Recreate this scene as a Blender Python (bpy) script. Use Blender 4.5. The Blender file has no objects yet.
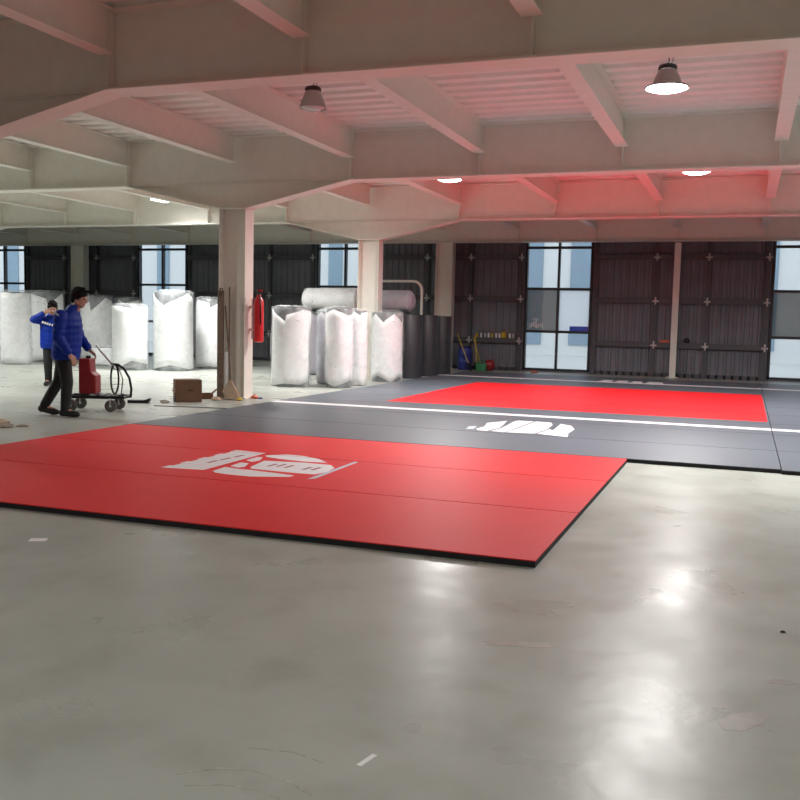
import bpy, bmesh, math, random
from math import sin, cos, pi, radians as R
from mathutils import Vector, Matrix, Euler
random.seed(7)
scene = bpy.context.scene
COL = scene.collection

# ------------------------------------------------------------------ materials
def nodes_of(name):
    m = bpy.data.materials.new(name); m.use_nodes = True
    nt = m.node_tree
    return m, nt, nt.nodes['Principled BSDF']

def mat(name, c, rough=0.5, metal=0.0, vary=0.06, scale=6.0, bump=0.0, bscale=40.0, spec=0.5, coat=0.0):
    m, nt, b = nodes_of(name)
    tc = nt.nodes.new('ShaderNodeTexCoord')
    nz = nt.nodes.new('ShaderNodeTexNoise'); nz.inputs['Scale'].default_value = scale; nz.inputs['Detail'].default_value = 4
    nt.links.new(tc.outputs['Object'], nz.inputs['Vector'])
    rp = nt.nodes.new('ShaderNodeValToRGB')
    rp.color_ramp.elements[0].position = .3; rp.color_ramp.elements[1].position = .7
    rp.color_ramp.elements[0].color = (*[max(0, x * (1 - vary)) for x in c], 1)
    rp.color_ramp.elements[1].color = (*[min(1, x * (1 + vary)) for x in c], 1)
    nt.links.new(nz.outputs['Fac'], rp.inputs['Fac']); nt.links.new(rp.outputs['Color'], b.inputs['Base Color'])
    b.inputs['Roughness'].default_value = rough; b.inputs['Metallic'].default_value = metal
    b.inputs['Specular IOR Level'].default_value = spec; b.inputs['Coat Weight'].default_value = coat
    if bump:
        n2 = nt.nodes.new('ShaderNodeTexNoise'); n2.inputs['Scale'].default_value = bscale; n2.inputs['Detail'].default_value = 3
        nt.links.new(tc.outputs['Object'], n2.inputs['Vector'])
        bp = nt.nodes.new('ShaderNodeBump'); bp.inputs['Strength'].default_value = bump; bp.inputs['Distance'].default_value = .01
        nt.links.new(n2.outputs['Fac'], bp.inputs['Height']); nt.links.new(bp.outputs['Normal'], b.inputs['Normal'])
    return m

def emit_mat(name, c, s):
    m, nt, b = nodes_of(name)
    b.inputs['Base Color'].default_value = (*c, 1); b.inputs['Emission Color'].default_value = (*c, 1)
    b.inputs['Emission Strength'].default_value = s; b.inputs['Roughness'].default_value = .4
    return m

def floor_mat():
    m, nt, b = nodes_of('polished_concrete')
    tc = nt.nodes.new('ShaderNodeTexCoord')
    def noise(s, d=6, dist=0.0, sc=None):
        n = nt.nodes.new('ShaderNodeTexNoise'); n.inputs['Scale'].default_value = s; n.inputs['Detail'].default_value = d
        n.inputs['Distortion'].default_value = dist
        if sc:
            mp = nt.nodes.new('ShaderNodeMapping'); mp.inputs['Scale'].default_value = sc
            nt.links.new(tc.outputs['Object'], mp.inputs['Vector']); nt.links.new(mp.outputs['Vector'], n.inputs['Vector'])
        else: nt.links.new(tc.outputs['Object'], n.inputs['Vector'])
        return n
    def ramp(src, p0, c0, p1, c1):
        r = nt.nodes.new('ShaderNodeValToRGB'); e = r.color_ramp.elements
        e[0].position = p0; e[0].color = (*c0, 1); e[1].position = p1; e[1].color = (*c1, 1)
        nt.links.new(src.outputs['Fac'], r.inputs['Fac']); return r
    base = ramp(noise(.9, 8, .15), .3, FLOOR_A, .72, FLOOR_B)
    stain = ramp(noise(2.6, 5, .3), .50, (1, 1, 1), .85, (.72, .68, .64))
    mx = nt.nodes.new('ShaderNodeMix'); mx.data_type = 'RGBA'; mx.blend_type = 'MULTIPLY'; mx.inputs['Factor'].default_value = .8
    nt.links.new(base.outputs['Color'], mx.inputs['A']); nt.links.new(stain.outputs['Color'], mx.inputs['B'])
    # pale dry scuffs
    sc = ramp(noise(3.2, 8, 1.5, (1.0, 2.4, 1)), .70, (0, 0, 0), .95, (.30, .30, .30))
    m2 = nt.nodes.new('ShaderNodeMix'); m2.data_type = 'RGBA'
    m2.inputs['B'].default_value = (.62, .62, .57, 1)
    nt.links.new(sc.outputs['Color'], m2.inputs['Factor']); nt.links.new(mx.outputs['Result'], m2.inputs['A'])
    nt.links.new(m2.outputs['Result'], b.inputs['Base Color'])
    rr = ramp(noise(1.6, 6, .0), .25, (.23,) * 3, .78, (.42,) * 3)
    nt.links.new(rr.outputs['Color'], b.inputs['Roughness'])
    bn = noise(5.0, 4, .2)
    bp = nt.nodes.new('ShaderNodeBump'); bp.inputs['Strength'].default_value = .10; bp.inputs['Distance'].default_value = .02
    nt.links.new(bn.outputs['Fac'], bp.inputs['Height']); nt.links.new(bp.outputs['Normal'], b.inputs['Normal'])
    b.inputs['Specular IOR Level'].default_value = .22
    return m

def film_mat():
    m, nt, b = nodes_of('clear_stretch_film')
    b.inputs['Base Color'].default_value = (.85, .88, .9, 1); b.inputs['Roughness'].default_value = .16
    tc = nt.nodes.new('ShaderNodeTexCoord')
    nz = nt.nodes.new('ShaderNodeTexNoise'); nz.inputs['Scale'].default_value = 4; nz.inputs['Distortion'].default_value = 1.2; nz.inputs['Detail'].default_value = 1
    nt.links.new(tc.outputs['Object'], nz.inputs['Vector'])
    bp = nt.nodes.new('ShaderNodeBump'); bp.inputs['Strength'].default_value = .5; bp.inputs['Distance'].default_value = .05
    nt.links.new(nz.outputs['Fac'], bp.inputs['Height']); nt.links.new(bp.outputs['Normal'], b.inputs['Normal'])
    tr = nt.nodes.new('ShaderNodeBsdfTransparent'); mix = nt.nodes.new('ShaderNodeMixShader')
    rp = nt.nodes.new('ShaderNodeMapRange'); rp.inputs['From Min'].default_value = .35; rp.inputs['From Max'].default_value = .75
    rp.inputs['To Min'].default_value = .06; rp.inputs['To Max'].default_value = .30
    nt.links.new(nz.outputs['Fac'], rp.inputs['Value'])
    nt.links.new(rp.outputs['Result'], mix.inputs['Fac'])
    nt.links.new(tr.outputs['BSDF'], mix.inputs[1]); nt.links.new(b.outputs['BSDF'], mix.inputs[2])
    nt.links.new(mix.outputs['Shader'], nt.nodes['Material Output'].inputs['Surface'])
    return m

def glass_mat(name, c, a):
    m, nt, b = nodes_of(name)
    b.inputs['Base Color'].default_value = (*c, 1); b.inputs['Roughness'].default_value = .08
    tr = nt.nodes.new('ShaderNodeBsdfTransparent'); tr.inputs['Color'].default_value = (*[min(1, .75 + x * .25) for x in c], 1)
    mix = nt.nodes.new('ShaderNodeMixShader'); mix.inputs['Fac'].default_value = a
    nt.links.new(tr.outputs['BSDF'], mix.inputs[1]); nt.links.new(b.outputs['BSDF'], mix.inputs[2])
    nt.links.new(mix.outputs['Shader'], nt.nodes['Material Output'].inputs['Surface'])
    return m

def translucent_mat(name, c):
    m, nt, b = nodes_of(name)
    b.inputs['Base Color'].default_value = (*c, 1); b.inputs['Roughness'].default_value = .6
    t = nt.nodes.new('ShaderNodeBsdfTranslucent'); t.inputs['Color'].default_value = (*c, 1)
    mix = nt.nodes.new('ShaderNodeMixShader'); mix.inputs['Fac'].default_value = .92
    nt.links.new(b.outputs['BSDF'], mix.inputs[1]); nt.links.new(t.outputs['BSDF'], mix.inputs[2])
    nt.links.new(mix.outputs['Shader'], nt.nodes['Material Output'].inputs['Surface'])
    return m

FLOOR_A = (.345, .37, .335); FLOOR_B = (.44, .465, .43)
M = {
    'paint': mat('cream_steel_paint', (.78, .755, .69), .5, vary=.03),
    'deck': mat('white_deck_sheet', (.84, .82, .78), .5, vary=.03),
    'wall': mat('dark_siding', (.165, .17, .20), .55, vary=.12, scale=2),
    'girt': mat('dark_girt_steel', (.075, .075, .085), .5),
    'clip': mat('galvanised_clip', (.55, .55, .55), .4, .4),
    'plaster': mat('grey_plaster', (.35, .34, .32), .8),
    'frame': mat('black_window_frame', (.02, .02, .023), .4),
    'floor': floor_mat(),
    'red': mat('red_vinyl', (.72, .016, .022), .48, vary=.03, scale=2, bump=.08, bscale=25, spec=.20),
    'grey': mat('grey_vinyl', (.098, .116, .142), .42, vary=.03, scale=2, bump=.08, bscale=25, spec=.45),
    'foam': mat('black_foam', (.012, .012, .014), .8),
    'print': mat('white_print', (.80, .80, .83), .5, vary=.02),
    'pale': mat('pale_blue_print', (.50, .58, .68), .5, vary=.02),
    'white': mat('white_foam_sheet', (.74, .755, .76), .5, vary=.03, bump=.12, bscale=9),
    'lilac': mat('lilac_grey_sheet', (.36, .35, .40), .5, vary=.06),
    'core': mat('grey_mat_roll', (.10, .11, .115), .5, vary=.25, scale=12),
    'dark': mat('charcoal_roll', (.040, .041, .048), .45, vary=.15),
    'film': film_mat(),
    'card': mat('brown_cardboard', (.16, .085, .05), .85, vary=.1),
    'card2': mat('pale_cardboard', (.42, .31, .22), .85, vary=.12),
    'wood': mat('brown_wood', (.17, .115, .08), .6, vary=.2, scale=20),
    'blackm': mat('black_metal', (.015, .015, .017), .35, .3),
    'steel': mat('bright_steel', (.7, .7, .72), .25, .9),
    'rubber': mat('grey_rubber', (.12, .115, .105), .6),
    'redp': mat('dark_red_plastic', (.28, .012, .018), .4),
    'redx': mat('red_enamel', (.75, .03, .035), .3),
    'pink': mat('pale_pink_panel', (.72, .50, .48), .6),
    'yellow': mat('yellow_plastic', (.55, .40, .03), .5),
    'orange': mat('orange_plastic', (.65, .14, .06), .5),
    'green': mat('green_plastic', (.03, .20, .08), .5),
    'blue': mat('blue_plastic', (.02, .035, .22), .5),
    'lampshell': mat('lamp_shell', (.42, .40, .39), .42, .35),
    'lampcap': mat('lamp_heatsink', (.06, .055, .055), .5, .2),
    'lit': emit_mat('lit_diffuser', (1, .99, .98), 22),
    'unlit': mat('unlit_glossy_diffuser', (.62, .60, .60), .12, vary=.02),
    'glass': glass_mat('clear_pane', (.75, .85, .9), .10),
    'dark_reflect': glass_mat('dark_reflection_pane', (.20, .22, .21), .55),  # dark reflection in an open sash, put into the glass colour
    'sheet': translucent_mat('white_sky_reflection', (.97, .97, .98)),
    'bluestrip': translucent_mat('blue_translucent_strip', (.05, .16, .50)),
    'facade': mat('pale_render', (.80, .79, .77), .8, vary=.02, scale=.6),
    'bglass': mat('blue_grey_glazing', (.26, .36, .44), .3),
    'yard': mat('pale_paving', (.62, .60, .57), .9),
    'jacket': mat('royal_blue_nylon', (.002, .026, .29), .5, vary=.12, bump=.15, bscale=14, spec=.22),
    'trouser': mat('black_cloth', (.012, .012, .014), .8, vary=.2),
    'shoe': mat('black_shoe', (.010, .010, .011), .5),
    'skin': mat('skin', (.48, .27, .20), .55, vary=.05),
    'lips': mat('lips', (.36, .13, .11), .5),
    'eye': mat('dark_eye', (.015, .012, .01), .2),
    'hair': mat('black_hair', (.007, .006, .006), .8, vary=.3, scale=60, bump=.4, bscale=120, spec=.2),
    'greylbl': mat('pale_grey_stripe', (.55, .58, .68), .5),
    'debris': mat('dusty_debris', (.30, .26, .21), .9, vary=.3, scale=40),
    'paper': mat('white_paper', (.85, .85, .85), .8),
    'stain': mat('brown_floor_stain', (.30, .275, .25), .4, vary=.12, scale=14),
    'scuff': mat('pale_scuff', (.40, .395, .35), .45, vary=.3, scale=30),
}

# ------------------------------------------------------------------ mesh helpers
class MB:
    def __init__(s): s.v = []; s.f = []
    def add(s, vs, fs):
        b = len(s.v); s.v += [Vector(v) for v in vs]; s.f += [tuple(i + b for i in f) for f in fs]; return s
    def box(s, x0, x1, y0, y1, z0, z1):
        x0, x1 = sorted((x0, x1)); y0, y1 = sorted((y0, y1)); z0, z1 = sorted((z0, z1))
        return s.add([(x0, y0, z0), (x1, y0, z0), (x1, y1, z0), (x0, y1, z0), (x0, y0, z1), (x1, y0, z1), (x1, y1, z1), (x0, y1, z1)],
                     [(3, 2, 1, 0), (4, 5, 6, 7), (0, 1, 5, 4), (1, 2, 6, 5), (2, 3, 7, 6), (3, 0, 4, 7)])
    def prism(s, poly, a, b, axis='z'):
        """poly: 2-D outline extruded from a to b along axis"""
        def P(p, t):
            return {'z': (p[0], p[1], t), 'y': (p[0], t, p[1]), 'x': (t, p[0], p[1])}[axis]
        n = len(poly)
        return s.add([P(p, a) for p in poly] + [P(p, b) for p in poly],
                     [tuple(range(n - 1, -1, -1)), tuple(range(n, 2 * n))] + [(i, (i + 1) % n, n + (i + 1) % n, n + i) for i in range(n)])
    def loft(s, rings, caps=True):
        n = len(rings[0]); vs = [p for r in rings for p in r]; fs = []
        for k in range(len(rings) - 1):
            for i in range(n):
                j = (i + 1) % n; fs.append((k * n + i, k * n + j, (k + 1) * n + j, (k + 1) * n + i))
        if caps: fs += [tuple(range(n - 1, -1, -1)), tuple(range((len(rings) - 1) * n, len(rings) * n))]
        return s.add(vs, fs)
    def lathe(s, prof, c=(0, 0, 0), n=24, caps=True):
        return s.loft([[(c[0] + r * cos(2 * pi * i / n), c[1] + r * sin(2 * pi * i / n), c[2] + z) for i in range(n)] for r, z in prof], caps)
    def tube(s, pts, r, n=8):
        pts = [Vector(p) for p in pts]; rings = []; prev = None
        for k, p in enumerate(pts):
            t = (pts[min(k + 1, len(pts) - 1)] - pts[max(k - 1, 0)]).normalized()
            if prev is None: u = t.orthogonal().normalized()
            else: u = (prev - t * prev.dot(t)).normalized()
            prev = u; w = t.cross(u); rr = r[k] if isinstance(r, (list, tuple)) else r
            rings.append([p + u * rr * cos(2 * pi * i / n) + w * rr * sin(2 * pi * i / n) for i in range(n)])
        return s.loft(rings)
    def ball(s, c, r, n=14, m=8):
        rx, ry, rz = r if isinstance(r, (tuple, list)) else (r, r, r)
        rings = [[(c[0] + rx * sin(pi * k / m) * cos(2 * pi * i / n), c[1] + ry * sin(pi * k / m) * sin(2 * pi * i / n), c[2] - rz * cos(pi * k / m)) for i in range(n)] for k in range(1, m)]
        return s.loft(rings)
    def capsule(s, p0, p1, r0, r1, n=12):
        p0, p1 = Vector(p0), Vector(p1); t = (p1 - p0).normalized(); pts, rs = [], []
        for a in (-88, -60, -30, 0): pts.append(p0 + t * r0 * sin(R(a))); rs.append(max(r0 * cos(R(a)), .001))
        for a in (0, 30, 60, 88): pts.append(p1 + t * r1 * sin(R(a))); rs.append(max(r1 * cos(R(a)), .001))
        return s.tube(pts, rs, n)
    def xf(s, mtx):
        s.v = [mtx @ v for v in s.v]; return s
    def build(s, name, m, parent=None, smooth=False, bevel=0.0, solid=0.0):
        me = bpy.data.meshes.new(name)
        o0 = parent_origin(parent)
        me.from_pydata([tuple(v - o0) for v in s.v], [], s.f)
        bm = bmesh.new(); bm.from_mesh(me); bmesh.ops.recalc_face_normals(bm, faces=bm.faces); bm.to_mesh(me); bm.free()
        me.materials.append(m if not isinstance(m, str) else M[m])
        if smooth:
            me.polygons.foreach_set('use_smooth', [True] * len(me.polygons))
            if smooth != 'all': me.set_sharp_from_angle(angle=R(40))
        o = bpy.data.objects.new(name, me); COL.objects.link(o)
        if parent: o.parent = parent
        if bevel:
            b = o.modifiers.new('bevel', 'BEVEL'); b.width = bevel; b.segments = 2; b.limit_method = 'ANGLE'
        if solid:
            b = o.modifiers.new('thickness', 'SOLIDIFY'); b.thickness = solid
        return o

def parent_origin(p):
    o = Vector((0, 0, 0))
    while p: o += Vector(p.location); p = p.parent
    return o

def tag(o, label, cat, group=None, kind=None):
    o['label'] = label; o['category'] = cat
    if group: o['group'] = group
    if kind: o['kind'] = kind
    return o

def thing(name, loc, label, cat, group=None, kind=None):
    o = bpy.data.objects.new(name, None); COL.objects.link(o); o.location = loc; o.empty_display_size = .1
    return tag(o, label, cat, group, kind)

def struct(o):
    o['kind'] = 'structure'; return o

def dup(root, loc, label, group=None):
    r = root.copy(); COL.objects.link(r); r.location = loc; r['label'] = label
    if group: r['group'] = group
    for ch in list(root.children):
        c = ch.copy(); COL.objects.link(c); c.parent = r
        for g in list(ch.children):
            d = g.copy(); COL.objects.link(d); d.parent = c
    return r

# ------------------------------------------------------------------ building frame data (metres; X along girders, Y towards the window wall)
GY = [1.97, 7.97, 13.985, 20.0, 25.66]
CX, S = -8.1, 2.105
ZB, ZD = 3.585, 4.34            # underside of girders, underside of deck
X0, X1, Y0, Y1 = -34.0, 14.0, -9.0, 26.2
ordinal = ['nearest', 'second', 'third', 'fourth', 'fifth', 'sixth', 'seventh', 'eighth', 'ninth', 'tenth', 'eleventh', 'twelfth', 'thirteenth']

# ------------------------------------------------------------------ setting
fl = struct(MB().box(X0, X1, Y0, Y1 + .3, -.2, 0).build('floor', 'floor'))
# ceiling: trapezoidal decking, ribs running along X
prof = []; y = Y0; pitch = .344
while y < Y1 + .3:
    prof += [(y, ZD), (y + .16, ZD), (y + .20, ZD + .055), (y + .304, ZD + .055)]; y += pitch
top = [(y, ZD + .12), (Y0, ZD + .12)]
b = MB()
n = len(prof)
b.add([(X0, p[0], p[1]) for p in prof] + [(X1, p[0], p[1]) for p in prof], [(i, i + 1, n + i + 1, n + i) for i in range(n - 1)])
ceil = struct(b.build('ceiling', 'deck'))
MB().box(X0, X1, Y0, Y1 + .4, ZD + .10, ZD + .2).build('floor_slab', 'plaster', ceil)
struct(MB().box(X0 - .2, X0, Y0, Y1 + .3, 0, ZD + .2).build('wall_left', 'plaster'))
struct(MB().box(X1, X1 + .2, Y0, Y1 + .3, 0, ZD + .2).build('wall_right', 'plaster'))
struct(MB().box(X0, X1, Y0 - .2, Y0, 0, ZD + .2).build('wall_front', 'plaster'))

# window wall: dark vertical-ribbed siding between full-height windows
WX = [(-5.89 + 6.46 * k, -4.02 + 6.46 * k) for k in range(-4, 3)]
WTOP = 3.80
def siding(b, xa, xb, z0, z1, y=Y1):
    pts = []; x = xa
    while x < xb:
        for dx, dy in ((0, 0), (.10, 0), (.12, -.03), (.17, -.03), (.19, 0)):
            if x + dx < xb: pts.append((x + dx, y + dy))
        x += .20
    pts.append((xb, y))
    m = len(pts)
    b.add([(p[0], p[1], z0) for p in pts] + [(p[0], p[1], z1) for p in pts], [(i, i + 1, m + i + 1, m + i) for i in range(m - 1)])
b = MB(); last = X0
for a, c in WX:
    if last < a: siding(b, last, a, 0, WTOP)
    last = c
siding(b, last, X1, 0, WTOP); siding(b, X0, X1, WTOP, ZD + .2)
for a, c in WX: b.box(a, c, Y1 - .02, Y1 + .1, 0, .05)
b.box(X0, X1, Y1 + .14, Y1 + .16, WTOP, ZD + .2); last = X0
for a, c in WX: b.box(last, a, Y1 + .14, Y1 + .16, 0, WTOP); last = c
b.box(last, X1, Y1 + .14, Y1 + .16, 0, WTOP)
wall = struct(b.build('wall_back', 'wall'))
for k in range(len(WX) - 1):                       # girts, studs and clips of each bay between two windows
    a, c = WX[k][1] + .06, WX[k + 1][0] - .06
    if c < -22 or a > 3: continue
    studs = [a + .05, a + (c - a) * .365, a + (c - a) * .66, c - .05]
    for z in (.80, 1.98, 3.14):
        b = MB(); b.box(a, c, Y1 - .16, Y1 - .10, z - .02, z + .12); b.box(a, c, Y1 - .10, Y1 - .032, z - .02, z + .0); b.box(a, c, Y1 - .10, Y1 - .032, z + .10, z + .12)
        b.build('girt', 'girt', wall)
        for x in studs[1:]:
            MB().box(x - .06, x + .10, Y1 - .175, Y1 - .163, z + .02, z + .06).box(x - .0, x + .04, Y1 - .175, Y1 - .163, z - .05, z + .15).build('clip', 'clip', wall)
    for x in studs:
        MB().box(x - .05, x + .05, Y1 - .10, Y1 - .033, 0, ZD - .1).build('stud', 'girt', wall)
    struct(MB().box(a, c, Y1 - .03, Y1 + .02, 0, .10).build('baseboard_back', 'girt'))

idx = 0
for k, (a, c) in enumerate(WX):
    if c < -26 or a > 3: continue
    idx += 1
    w = struct(MB().box(a, a + .06, Y1 - .06, Y1 + .10, .05, WTOP).box(c - .06, c, Y1 - .06, Y1 + .10, .05, WTOP)
               .box(a, c, Y1 - .06, Y1 + .10, .05, .10).box(a, c, Y1 - .06, Y1 + .10, WTOP - .06, WTOP).build('window_%d' % idx, 'frame'))
    mid = (a + c) / 2
    for z in (1.13, 2.32, 3.46):
        MB().box(a + .06, c - .06, Y1 - .04, Y1 + .08, z - .035, z + .035).build('transom', 'frame', w)
    MB().box(mid - .03, mid + .03, Y1 - .045, Y1 + .085, .10, WTOP - .06).build('mullion', 'frame', w)
    for i, (z0, z1) in enumerate(((.10, 1.095), (1.165, 2.285), (2.355, 3.425), (3.495, WTOP - .06))):
        for j, (xa, xb) in enumerate(((a + .06, mid - .03), (mid + .03, c - .06))):
            reflecting = (i == 1 and (j == 0) and a > -7)
            p = MB().box(xa, xb, Y1 + .02, Y1 + .028, z0, z1).build('pane', 'dark_reflect' if reflecting else 'glass', w)
            if reflecting: p['label'] = 'pane coloured dark for its reflection'
            if reflecting and a < -5:
                for q in range(7):
                    MB().box(xa + .08 + q * .06, xa + .115 + q * .06, Y1 + .014, Y1 + .019, z0 + .06 + .015 * (q % 3), z0 + .18 + .03 * ((q * 5) % 4)).build('mark', 'print', p)
                for q in range(3):
                    MB().box(xa + .17 + q * .06, xa + .21 + q * .06, Y1 + .014, Y1 + .019, z0 + .28, z0 + .34).build('mark', 'print', p)
# added white sheet imitating sky reflected in an open pane, blue band below
ws = thing('sky_reflection_sheet', (-4.51, Y1 + .05, 1.165), 'added white sheet imitating sky reflected in one middle pane, blue band below', 'sheet')
MB().box(-4.92, -4.09, Y1 + .05, Y1 + .054, 1.30, 2.285).box(-4.92, -4.62, Y1 + .05, Y1 + .054, 1.165, 1.30).build('sheet', 'sheet', ws)
MB().box(-4.615, -4.09, Y1 + .05, Y1 + .054, 1.165, 1.295).build('band', 'bluestrip', ws)

# outside: yard and neighbouring building
struct(MB().box(-90, 60, Y1 + .3, 90, -.3, -.1).build('outside_ground', 'yard'))
nb = thing('outside_building', (-10, 42, -.1), 'pale neighbouring building with blue glazing seen through the tall windows', 'building')
b = MB().box(-70, 40, 42, 52, -.1, 14); b.build('facade', 'facade', nb)
for i in range(16):
    for o_, w_ in ((0, .72), (1.96, .95)):
        x = -9.38 - 4.9 * 11 + 4.9 * i + o_
        MB().box(x, x + w_, 41.93, 41.99, .4, 13).build('glazing', 'bglass', nb)

# ------------------------------------------------------------------ steel frame
def ibeam_y(xc, y0, y1, zb, zt, w, tf, tw):
    return (MB().box(xc - tw / 2, xc + tw / 2, y0, y1, zb + tf, zt - tf), MB().box(xc - w / 2, xc + w / 2, y0, y1, zb, zb + tf), MB().box(xc - w / 2, xc + w / 2, y0, y1, zt - tf, zt))

HD = .41; BW = .30
gname = ['overhead girder just behind the camera view', 'large cream girder overhead, closest of the four seen', 'cream haunched girder resting on the column with brooms', 'pinkish haunched girder resting on the column beside the rolls', 'dim girder running along the top of the dark window wall']
ncols = {0: (0,), 1: (0, 6), 2: (-6, 0, 6), 3: (-6, 0, 6), 4: (-12, -6, 0, 6)}
for gi, gy in enumerate(GY):
    g = thing('steel_girder', (CX, gy, ZB), gname[gi], 'girder', None, 'thing')
    xs0, xs1 = (X0 + .02, X1 - .02)
    cols = [CX + n_ * S * 1.0 for n_ in (-12, -6, 0, 6)]
    # bottom outline with haunches
    pts = [(xs0, ZB)]
    for cx in cols:
        if gi < 4: pts += [(cx - S, ZB), (cx - .25, ZB - HD), (cx + .25, ZB - HD), (cx + S, ZB)]
    pts.append((xs1, ZB)); pts = [p for p in pts if xs0 <= p[0] <= xs1]
    web = pts + [(xs1, ZD - .015), (xs0, ZD - .015)]
    if gi == 4: yc = gy
    MB().prism(web, gy - .006, gy + .006, 'y').build('web', 'paint', g)
    fb = MB()
    for p, q in zip(pts[:-1], pts[1:]):
        fb.add([(p[0], gy - BW / 2, p[1] - .018), (q[0], gy - BW / 2, q[1] - .018), (q[0], gy + BW / 2, q[1] - .018), (p[0], gy + BW / 2, p[1] - .018),
                (p[0], gy - BW / 2, p[1]), (q[0], gy - BW / 2, q[1]), (q[0], gy + BW / 2, q[1]), (p[0], gy + BW / 2, p[1])],
               [(3, 2, 1, 0), (4, 5, 6, 7), (0, 1, 5, 4), (1, 2, 6, 5), (2, 3, 7, 6), (3, 0, 4, 7)])
    fb.build('bottom_flange', 'paint', g)
    MB().box(xs0, xs1, gy - BW / 2, gy + BW / 2, ZD - .018, ZD - .001).build('top_flange', 'paint', g)
    for n_ in range(-9 if gi > 2 else -6, 6):
        x = CX + n_ * S; zlo = ZB if n_ % 6 else ZB - HD
        if n_ % 6 == 0: continue
        MB().box(x - .007, x + .007, gy - .125, gy - .007, zlo + .001, ZD - .02).box(x - .007, x + .007, gy + .007, gy + .125, zlo + .001, ZD - .02).build('stiffener', 'paint', g)
    for cx in cols[1:]:
        if gi == 4 or not (xs0 < cx < xs1 - 1): continue
        MB().box(cx - S + .02, cx + S - .02, gy - .035, gy - .007, ZB - .008, ZB + .008).build('haunch_rib', 'paint', g)

def col_thing(x, y, label, name='steel_column', top=ZB - HD - .019, w=.50, d=.28, m='paint'):
    c = thing(name, (x, y, 0), label, 'column', None, 'thing')
    MB().box(x - w / 2 + .014, x + w / 2 - .014, y - .006, y + .006, .02, top).build('web', m, c)
    MB().box(x + w / 2 - .014, x + w / 2, y - d / 2, y + d / 2, .02, top).build('flange', m, c)
    MB().box(x - w / 2, x - w / 2 + .014, y - d / 2, y + d / 2, .02, top).build('flange', m, c)
    MB().box(x - w / 2 - .05, x + w / 2 + .05, y - d / 2 - .05, y + d / 2 + .05, 0, .02).build('base_plate', m, c)
    return c
col_thing(CX, GY[0], 'cream steel column beside the camera, outside the view')
col_thing(CX, GY[1], 'cream steel column standing just outside the view beside the red mat')
col_thing(CX, GY[2], 'cream steel column with brooms leaning on it and a red extinguisher hung beside')
col_thing(CX, GY[3], 'cream steel column behind the film wrapped roll with torn top')
col_thing(CX, GY[4], 'dim steel column against the window wall behind the charcoal rolls', top=ZB - .019)
col_thing(CX - 6 * S, GY[4], 'dim steel column against the wall above the two people in blue', top=ZB - .019)
col_thing(CX - 6 * S, GY[3], 'cream steel column beyond the white rolls, outside the view')
col_thing(CX + 6 * S, GY[2], 'cream steel column beyond the grey mats, outside the view')
p = thing('steel_post', (-1.78, 25.93, 0), 'slim pale post standing against the dark siding between two tall windows', 'post', None, 'thing')
MB().box(-1.86, -1.70, 25.86, 26.0, .015, ZB - .03).build('shaft', 'paint', p)
MB().box(-1.93, -1.63, 25.82, 26.02, 0, .015).build('base_plate', 'paint', p)

JB, JW = 3.905, .18
proto = {}
def joist(n_, bay):
    x = CX + n_ * S; y0, y1 = GY[bay] + .128, GY[bay + 1] - .128
    bayn = ['bay just overhead', 'bay with the round lamps', 'bay before the pinkish girder', 'bay along the window wall'][bay]
    if n_ == 0: lab = 'cream ceiling joist in line with the columns, %s' % bayn
    else: lab = '%s ceiling joist on the %s side of the columns, %s' % (['first'][0] if abs(n_) == 1 else ordinal[abs(n_) - 1], 'red mat' if n_ > 0 else 'white roll', bayn)
    if bay not in proto:
        t = thing('steel_joist', (x, y0, JB), lab, 'joist', 'ceiling joists', 'thing')
        wb, bf, tf = ibeam_y(x, y0, y1, JB, ZD - .002, JW, .012, .008)
        # flanges and web stop clear of the girder flange
        cut = .145
        MB().box(x - .004, x + .004, y0, y1, JB + .012, ZD - .022).build('web', 'paint', t)
        MB().box(x - JW / 2, x + JW / 2, y0, y1, JB, JB + .012).build('bottom_flange', 'paint', t)
        MB().box(x - JW / 2, x + JW / 2, y0 + .03, y1 - .03, ZD - .014, ZD - .001).build('top_flange', 'paint', t)
        proto[bay] = t
    else:
        dup(proto[bay], (x, y0, JB), lab)
for n_ in range(-1, 6): joist(n_, 0)
for n_ in range(-5, 6): joist(n_, 1)
for n_ in range(-7, 6): joist(n_, 2)
for n_ in range(-8, 6): joist(n_, 3)

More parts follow.
